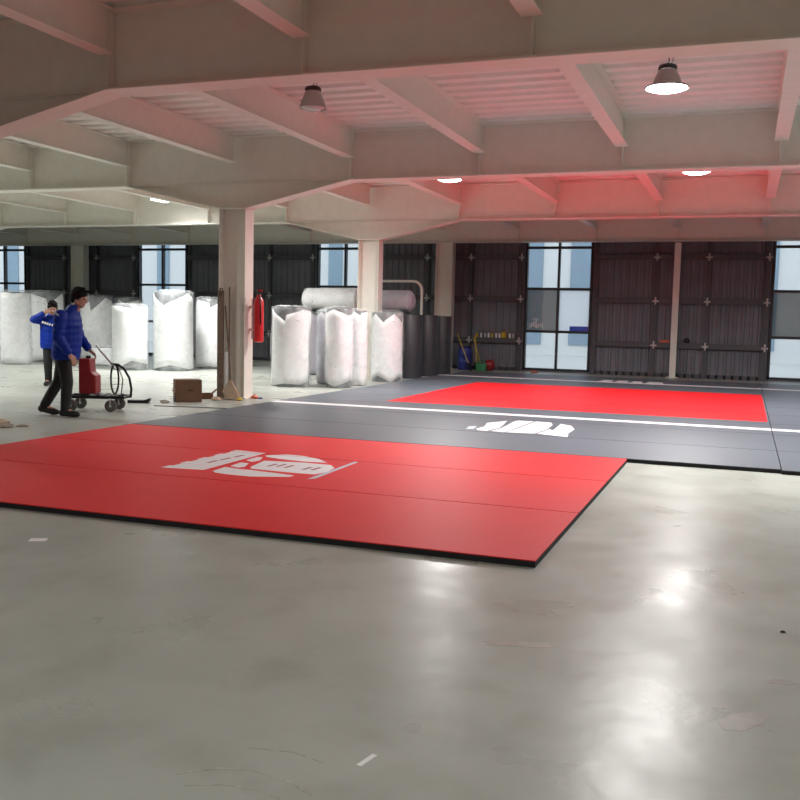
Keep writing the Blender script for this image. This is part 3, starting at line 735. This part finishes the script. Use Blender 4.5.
# ------------------------------------------------------------------ clutter at the wall
bb = thing('blue_barrel', (-7.42, 25.55, 0), 'dark blue barrel standing in the corner by the charcoal rolls', 'barrel')
MB().lathe([(.16, 0), (.19, .02), (.19, .2), (.20, .22), (.19, .24), (.19, .42), (.20, .44), (.19, .46), (.18, .62), (.15, .65)], (-7.42, 25.55, 0), 24).build('drum', 'blue', bb, True)
MB().lathe([(.155, .651), (.16, .66), (.16, .675), (.10, .68)], (-7.42, 25.55, 0), 24).build('lid', 'blackm', bb, True)
for i, (a, c) in enumerate((((-7.12, 25.20, 0), (-7.58, 25.30, 1.02)), ((-7.02, 25.45, 0), (-7.20, 25.78, .98)), ((-6.94, 25.70, 0), (-7.30, 25.98, .90)))):
    t = thing('garden_tool', a, ['yellow handled tool leaning over the blue barrel, steepest of three', 'yellow handled tool leaning over the blue barrel, middle of three', 'yellow handled tool leaning over the blue barrel, shortest of three'][i], 'tool')
    a_, c_ = Vector(a), Vector(c); d = (c_ - a_).normalized()
    MB().tube([a_ + d * .2, c_], .014, 8).build('handle', 'yellow', t, True)
    MB().box(-.07, .07, -.008, .008, .0, .24).xf(Matrix.Translation(a_) @ d.to_track_quat('Z', 'Y').to_matrix().to_4x4()).build('blade', 'blackm', t)
tag(MB().ball((-6.70, 25.6, .16), (.15, .15, .16), 20, 12).build('red_ball', 'redp', None, 'all'), 'dull red ball on the floor below the bottle row', 'ball')
gt = thing('green_can', (-6.83, 25.2, 0), 'dark green can lying low beside the blue barrel', 'can')
MB().box(-6.98, -6.70, 25.12, 25.3, 0, .22).build('can_body', 'green', gt, bevel=.03)
MB().tube([(-6.92, 25.21, .22), (-6.90, 25.21, .29), (-6.78, 25.21, .29), (-6.75, 25.21, .22)], .012, 8).build('handle', 'green', gt, True)
# row of bottles on the wall rail
zr = .92
lab = ['yellow', 'white', 'grey', 'white', 'yellow', 'white', 'white', 'yellow', 'white', 'grey']
xs = [-7.22, -7.10, -6.98, -6.88, -6.78, -6.66, -6.56, -6.44, -6.26, -6.16]
where = ['at the barrel end of the rail', 'second from the barrel end', 'third from the barrel end', 'fourth from the barrel end', 'fifth from the barrel end', 'sixth from the barrel end', 'seventh from the barrel end', 'third from the window end', 'second from the window end', 'nearest the tall window']
for x, l, w_ in zip(xs, lab, where):
    big = (x == -6.44)
    t = thing('spray_bottle', (x, 26.07, zr), 'small %s bottle on the wall rail, %s' % ('wide yellow' if big else l, w_), 'bottle', 'bottles on the wall rail')
    r_ = .075 if big else .033; hh = .20 if big else .15
    MB().lathe([(r_ * .9, 0), (r_, .01), (r_, hh * .7), (r_ * .4, hh * .85), (r_ * .4, hh)], (x, 26.07, zr), 14).build('bottle_body', {'yellow': 'yellow', 'white': 'print', 'grey': 'clip'}[l], t, True)
    MB().lathe([(r_ * .5, hh), (r_ * .5, hh + .03)], (x, 26.07, zr), 12).build('cap', 'blackm', t)
scrap(-5.42, 25.55, .11, 'orange', 'orange_rag', 'small orange rag on the floor below the tall window', 'rag', 61, .5)
scrap(-1.38, 26.07, .001, 'blackm', 'x', 'x', 'x', 1) if False else None
t = MB().box(-2.15, -1.90, 26.02, 26.10, .92, .99).build('orange_level', 'orange', None, bevel=.01); tag(t, 'flat orange tool lying on the wall rail beside the slim post', 'tool')
t = MB().ball((-1.46, 26.07, .99), (.075, .045, .07), 16, 10).build('tape_roll', 'blackm', None, 'all'); tag(t, 'round black tape roll on the wall rail past the slim post', 'tape')

# floor scuffs near the camera
for i, (pts, w_) in enumerate(((((-1.56, 2.36), (-1.47, 2.44), (-1.36, 2.47), (-1.22, 2.45), (-1.12, 2.40)), .012), (((-1.50, 2.31), (-1.40, 2.36), (-1.30, 2.37), (-1.20, 2.35)), .008), (((-1.45, 2.60), (-1.30, 2.63), (-1.18, 2.60)), .006))):
    b = MB(); L = [(p_[0], p_[1] + w_ / 2) for p_ in pts] + [(p_[0], p_[1] - w_ * (.2 + .3 * (k % 2))) for k, p_ in enumerate(pts)][::-1]
    b.prism(L, -.002, .0008).build('scuff_mark', 'scuff', fl)

for cx_, cy_, L_, w_, a_ in ((-.86, 3.93, .16, .05, .35), (.05, 3.45, .13, .06, .9), (.20, 3.92, .06, .03, .2)):
    rs = random.Random(int(cx_ * 100) + 90)
    P_ = [(cx_ + (L_ * cos(t) * cos(a_) - w_ * sin(t) * sin(a_)) * q, cy_ + (L_ * cos(t) * sin(a_) + w_ * sin(t) * cos(a_)) * q) for t, q in [(2 * pi * k / 18, rs.uniform(.7, 1.15)) for k in range(18)]]
    MB().prism(P_, -.002, .0006).build('stain_mark', 'stain', fl)

# ------------------------------------------------------------------ people
def remeshed(b, voxel, name, m_, smooth=6, parent=None, dec=None):
    o = b.build(name + '_tmp', m_)
    md = o.modifiers.new('r', 'REMESH'); md.mode = 'VOXEL'; md.voxel_size = voxel
    s_ = o.modifiers.new('s', 'SMOOTH'); s_.factor = .5; s_.iterations = smooth
    if dec:
        d_ = o.modifiers.new('d', 'DECIMATE'); d_.ratio = dec
    dg = bpy.context.evaluated_depsgraph_get(); dg.update()
    me = bpy.data.meshes.new_from_object(o.evaluated_get(dg)); me.name = name
    bpy.data.objects.remove(o, do_unlink=True)
    me.polygons.foreach_set('use_smooth', [True] * len(me.polygons))
    q = bpy.data.objects.new(name, me); COL.objects.link(q)
    if parent: q.parent = parent
    return q

def ell(c, rx, ry, n=20): return [(c[0] + rx * cos(2 * pi * i / n), c[1] + ry * sin(2 * pi * i / n), c[2]) for i in range(n)]

def hand(b, wrist, d, up, side, k=1.0, curl=35):
    """palm with five separate fingers; d = pointing direction, up = back of hand, side=+1/-1 side of the thumb"""
    d = Vector(d).normalized(); up = Vector(up); up = (up - d * up.dot(d)).normalized(); w = d.cross(up) * side
    wrist = Vector(wrist)
    for s_ in (-.028, -.010, .010, .028):
        b.capsule(wrist + d * .01 * k + w * s_ * .7 * k, wrist + d * .085 * k + w * s_ * k, .016 * k, .0135 * k, 8)
    for s_, L in ((.034, .070), (.012, .080), (-.011, .074), (-.033, .058)):
        p = wrist + d * .085 * k + w * s_ * k; dd = d.copy()
        for j, f in enumerate((.45, .32, .25)):
            ax = w * side
            dd = (Matrix.Rotation(-R(curl * (.6 + .3 * j)) * side, 3, w) @ dd)
            if dd.dot(up) > d.dot(up) + .02: dd = (dd - 2 * up * dd.dot(up))
            q = p + dd * L * k * f * 1.05; b.capsule(p, q, .0088 * k, .0078 * k, 8); p = q
    p = wrist + d * .025 * k + w * .030 * k
    q = p + (d * .6 + w * .75 - up * .25).normalized() * .042 * k; b.capsule(p, q, .0125 * k, .0105 * k, 8)
    b.capsule(q, q + (d * .9 + w * .25 - up * .3).normalized() * .035 * k, .0100 * k, .0085 * k, 8)

def head_shapes(b, c, yaw, pitch, k=1.0):
    T = Matrix.Translation(c) @ Matrix.Rotation(yaw, 4, 'Z') @ Matrix.Rotation(pitch, 4, 'Y')
    h = MB()
    h.ball((-.012, 0, .035), (.096 * k, .076 * k, .088 * k), 20, 14)          # cranium
    h.ball((.030, 0, -.035), (.060 * k, .062 * k, .075 * k), 18, 12)          # face
    h.ball((.052, 0, -.088), (.030, .034, .026), 14, 10)                        # chin
    h.capsule((.055, -.035, -.082), (-.005, -.058, -.05), .018, .02, 10); h.capsule((.055, .035, -.082), (-.005, .058, -.05), .018, .02, 10)
    h.capsule((.086, 0, .012), (.104, 0, -.025), .009, .014, 10)                # nose
    h.ball((.092, .012, -.030), .009, 10, 6); h.ball((.092, -.012, -.030), .009, 10, 6)
    h.capsule((.076, -.034, .022), (.083, 0, .024), .010, .010, 8); h.capsule((.076, .034, .022), (.083, 0, .024), .010, .010, 8)   # brow
    h.capsule((.080, -.018, -.055), (.080, .018, -.055), .008, .008, 8); h.capsule((.078, -.016, -.066), (.078, .016, -.066), .008, .008, 8)
    for s_ in (-1, 1):
        h.ball((-.008, s_ * .077, -.012), (.018, .009, .031), 12, 8)            # ear
        h.ball((.055, s_ * .04, -.025), (.02, .016, .02), 10, 8)                # cheek
    h.xf(T); b.add(h.v, h.f)
    return T

def paint_face(me_obj, T):
    me = me_obj.data
    for m_ in ('lips', 'eye'): me.materials.append(M[m_])
    inv = T.inverted(); cs = []
    for p in me.polygons:
        c = inv @ Vector(p.center)
        for s_ in (-1, 1):
            if c.x > .04 and ((c.y - s_ * .030) / .013) ** 2 + ((c.z - .004) / .0065) ** 2 < 1: p.material_index = len(me.materials) - 1
        if c.x > .06 and abs(c.y) < .024 and -.074 < c.z < -.048: p.material_index = len(me.materials) - 2

def hair_shell(T, parent, long=False):
    h = MB(); n = 28; rings = []
    # cap of hair: from forehead over the crown to the nape
    for k in range(1, 13):
        a = pi * k / 13 * .74; ring = []
        for i in range(n):
            t = 2 * pi * i / n; fr = max(0, cos(t))
            aa = a * (1 - .36 * fr)
            ring.append((-.016 + .114 * sin(aa) * cos(t) * (1 - .04 * fr) + .004 * sin(9 * t), .093 * sin(aa) * sin(t), .037 + .114 * cos(aa) + .004 * cos(7 * t + k)))
        rings.append(ring)
    inner = [[(p[0] * .86, p[1] * .86, p[2] * .86) for p in r_] for r_ in reversed(rings)]
    h.loft(rings + inner, caps=True)
    for j in range(14):
        t = -1.2 + 2.4 * j / 13
        h.capsule((.045 * cos(t), .055 * sin(t), .115), (.090 * cos(t * .9) - .006, .078 * sin(t), .066), .016, .007, 6)
    for s_ in (-1, 1):
        h.capsule((-.075, s_ * .045, .0), (-.072, s_ * .035, -.055), .026, .018, 8)
        h.capsule((.012, s_ * .080, .03), (.008, s_ * .078, -.022), .012, .007, 6)
    rh = random.Random(5)
    for j in range(26):
        t = 2 * pi * j / 26; e_ = rh.uniform(.3, 1.1)
        p = Vector((-.016 + .108 * sin(e_) * cos(t), .088 * sin(e_) * sin(t), .045 + .108 * cos(e_)))
        h.capsule(p, p + Vector((.028 + .01 * cos(t), .012 * sin(t), .010)), .014, .006, 6)
    if long:
        h.capsule((-.09, 0, .02), (-.10, 0, -.06), .05, .035, 10)
    h.xf(T)
    return remeshed(h, .006, 'hair', 'hair', 2, parent)

def person(loc, rot, H, J, label, arms, logo=None, face=(0, 0)):
    """J: joints in the local frame (x forward, y to the person's left, z up)"""
    root = thing('person', (0, 0, 0), label, 'person')
    body = MB(); hd = J['head']; nk = J['neck']; pv = J['pelvis']; ch = J['chest']
    Th = head_shapes(body, hd, face[0], face[1])
    body.capsule(Vector(hd) + Vector((-.01, 0, -.05)), Vector(nk) + Vector((0, 0, -.03)), .052, .060, 12)
    body.loft([ell((pv[0], pv[1], pv[2] - .08), .095, .14), ell((pv[0], pv[1], pv[2] + .02), .105, .155), ell(((pv[0] * .6 + ch[0] * .4), 0, pv[2] * .6 + ch[2] * .4), .09, .13),
               ell((ch[0], ch[1], ch[2]), .105, .16), ell((ch[0], ch[1], ch[2] + .12), .09, .16), ell((nk[0], nk[1], nk[2] - .03), .055, .08)])
    for s_ in ('L', 'R'):
        sh, el, wr, hdir, hup = [Vector(v) for v in arms[s_]]
        body.capsule(sh, el, .050, .040); body.capsule(el, wr, .040, .026)
        hand(body, wr, hdir, hup, 1 if s_ == 'L' else -1, H / 1.72, 30)
        hp, kn, an, toe = [Vector(v) for v in J['leg' + s_]]
        body.capsule(hp, kn, .082, .056); body.capsule(kn, an, .055, .038); body.capsule(an, toe, .038, .032)
    bo = remeshed(body, .0055, 'body', 'skin', 3, root)
    paint_face(bo, Th)
    hair_shell(Th, root)
    # jacket: padded torso, sleeves, collar
    j = MB(); hem = J['hem']
    j.loft([ell((hem[0] - .0, hem[1], hem[2]), .165, .225), ell((hem[0], hem[1], hem[2] + .05), .180, .240), ell(((hem[0] + ch[0]) / 2, 0, (hem[2] + ch[2]) / 2), .178, .238), ell((ch[0], ch[1], ch[2]), .172, .235),
            ell((ch[0], ch[1], ch[2] + .13), .145, .225), ell((ch[0] * .5 + nk[0] * .5, 0, nk[2] - .03), .095, .15), ell((nk[0], 0, nk[2] + .035), .078, .082), ell((nk[0] + .005, 0, nk[2] + .05), .074, .078)])
    for s_ in ('L', 'R'):
        sh, el, wr, hdir, hup = [Vector(v) for v in arms[s_]]
        j.capsule(sh, el, .088, .072); j.capsule(el, el + (wr - el) * .80, .072, .056)
        for q in (.25, .5, .75): j.ball(sh.lerp(el, q), .088 - .01 * q, 12, 8)
    jo = remeshed(j, .010, 'jacket', 'jacket', 3, root)
    if logo: logo(root)
    # quilting lines as shallow waves
    for v in jo.data.vertices:
        v.co += v.normal * .0025 * sin(v.co.z * 2 * pi / .085)
    # trousers
    tr = MB()
    tr.loft([ell((pv[0], pv[1], pv[2] - .12), .115, .165), ell((pv[0], pv[1], pv[2] + .03), .125, .175), ell((pv[0], pv[1], pv[2] + .10), .115, .165)])
    for s_ in ('L', 'R'):
        hp, kn, an, toe = [Vector(v) for v in J['leg' + s_]]
        tr.capsule(hp, kn, .108, .078); tr.capsule(kn, kn + (an - kn) * .97, .078, .064)
    remeshed(tr, .010, 'trousers', 'trouser', 3, root)
    for s_ in ('L', 'R'):
        hp, kn, an, toe = [Vector(v) for v in J['leg' + s_]]
        f = MB(); d = (toe - an); d.z = 0; d.normalize()
        f.capsule(an + Vector((0, 0, -.005)), an - d * .03 + Vector((0, 0, -.035)), .050, .052); f.capsule(an - d * .03 + Vector((0, 0, -.03)), toe - d * .02, .050, .046); f.capsule(toe - d * .05, toe + d * .015 - Vector((0, 0, .004)), .044, .036)
        so = remeshed(f, .008, 'shoe', 'shoe', 2, root)
        # flat sole
        zmin = min(J['legL'][2][2], J['legR'][2][2]) * 0
        for v in so.data.vertices:
            if J['flat' + s_] and v.co.z < .006: v.co.z = .006
    T = Matrix.Translation(loc) @ Matrix.Rotation(rot, 4, 'Z')
    root.matrix_world = T
    return root

J1 = dict(head=(.235, 0, 1.565), neck=(.165, 0, 1.435), chest=(.09, 0, 1.21), pelvis=(.03, 0, .90), hem=(.05, 0, .76),
          legL=((.01, .09, .88), (-.08, .10, .47), (-.285, .10, .125), (-.13, .11, .048)), legR=((.03, -.09, .88), (.10, -.10, .47), (.07, -.10, .095), (.22, -.11, .045)), flatL=True, flatR=True)
A1 = dict(R=((.06, -.215, 1.335), (.05, -.275, 1.05), (.19, -.24, .83), (.5, .1, -.85), (.6, -.5, .5)),
          L=((.06, .215, 1.335), (.14, .265, 1.06), (.30, .20, .88), (.75, -.1, -.6), (.6, .5, .5)))
def stripe(root):
    MB().capsule((-.005, -.262, 1.385), (.06, -.302, 1.345), .013, .013, 8).build('shoulder_stripe', 'greylbl', root, 'all')
person((-8.495, 10.15, 0), R(20), 1.72, J1, 'person in blue padded jacket and black trousers walking toward the red tank, head in profile', A1, stripe, (0, R(12)))

J2 = dict(head=(.06, .0, 1.435), neck=(.03, 0, 1.31), chest=(.0, 0, 1.12), pelvis=(-.02, 0, .82), hem=(-.02, 0, .70),
          legL=((-.02, .09, .80), (.02, .10, .43), (-.03, .11, .095), (.12, .13, .045)), legR=((-.02, -.09, .80), (.0, -.10, .43), (-.05, -.10, .095), (.10, -.13, .045)), flatL=True, flatR=True)
A2 = dict(R=((0, -.20, 1.22), (.12, -.32, 1.23), (.18, -.12, 1.36), (-.1, .75, .45), (.9, 0, .2)),
          L=((0, .20, 1.22), (.02, .27, .97), (.10, .24, .74), (.2, 0, -.9), (.3, .9, 0)))
def chestlogo(root):
    for k, y_ in enumerate((-.17, -.13, -.09, -.05, .0)):
        MB().box(.150 + .007 * k, .186, y_, y_ + .028, 1.165 - .012 * k, 1.205 - .012 * k).build('chest_logo', 'print', root)
person((-12.10, 14.22, 0), R(-58), 1.56, J2, 'person in blue padded jacket facing the camera, one arm raised to the face', A2, chestlogo, (R(10), R(14)))

# ------------------------------------------------------------------ world, camera, view
w = bpy.data.worlds.new('overcast_sky'); scene.world = w; w.use_nodes = True
bg = w.node_tree.nodes['Background']; bg.inputs['Color'].default_value = (.80, .90, 1.0, 1); bg.inputs['Strength'].default_value = 1.8

cam = bpy.data.cameras.new('camera'); co = bpy.data.objects.new('camera', cam); COL.objects.link(co)
fw = Vector((-0.34199368, 0.93572890, -0.08632350)); rt_ = Vector((0.93831921, 0.34502855, 0.02263520)); up_ = Vector((-0.05096448, 0.07325791, 0.99600999))
mx = Matrix((rt_, up_, -fw)).transposed().to_4x4(); mx.translation = (0, 0, 1.4)
co.matrix_world = mx
cam.sensor_width = 36; cam.sensor_fit = 'HORIZONTAL'; cam.lens = 938.62 * 36 / 800; cam.clip_end = 300; cam.clip_start = .05
scene.camera = co
scene.view_settings.view_transform = 'Standard'; scene.view_settings.look = 'None'; scene.view_settings.gamma = 1; scene.view_settings.use_curve_mapping = False
scene.view_settings.exposure = 0.0
cy = scene.cycles
cy.use_denoising = True; cy.max_bounces = 10; cy.diffuse_bounces = 6; cy.glossy_bounces = 4; cy.transparent_max_bounces = 16; cy.sample_clamp_indirect = 4
cy.caustics_reflective = False; cy.caustics_refractive = False
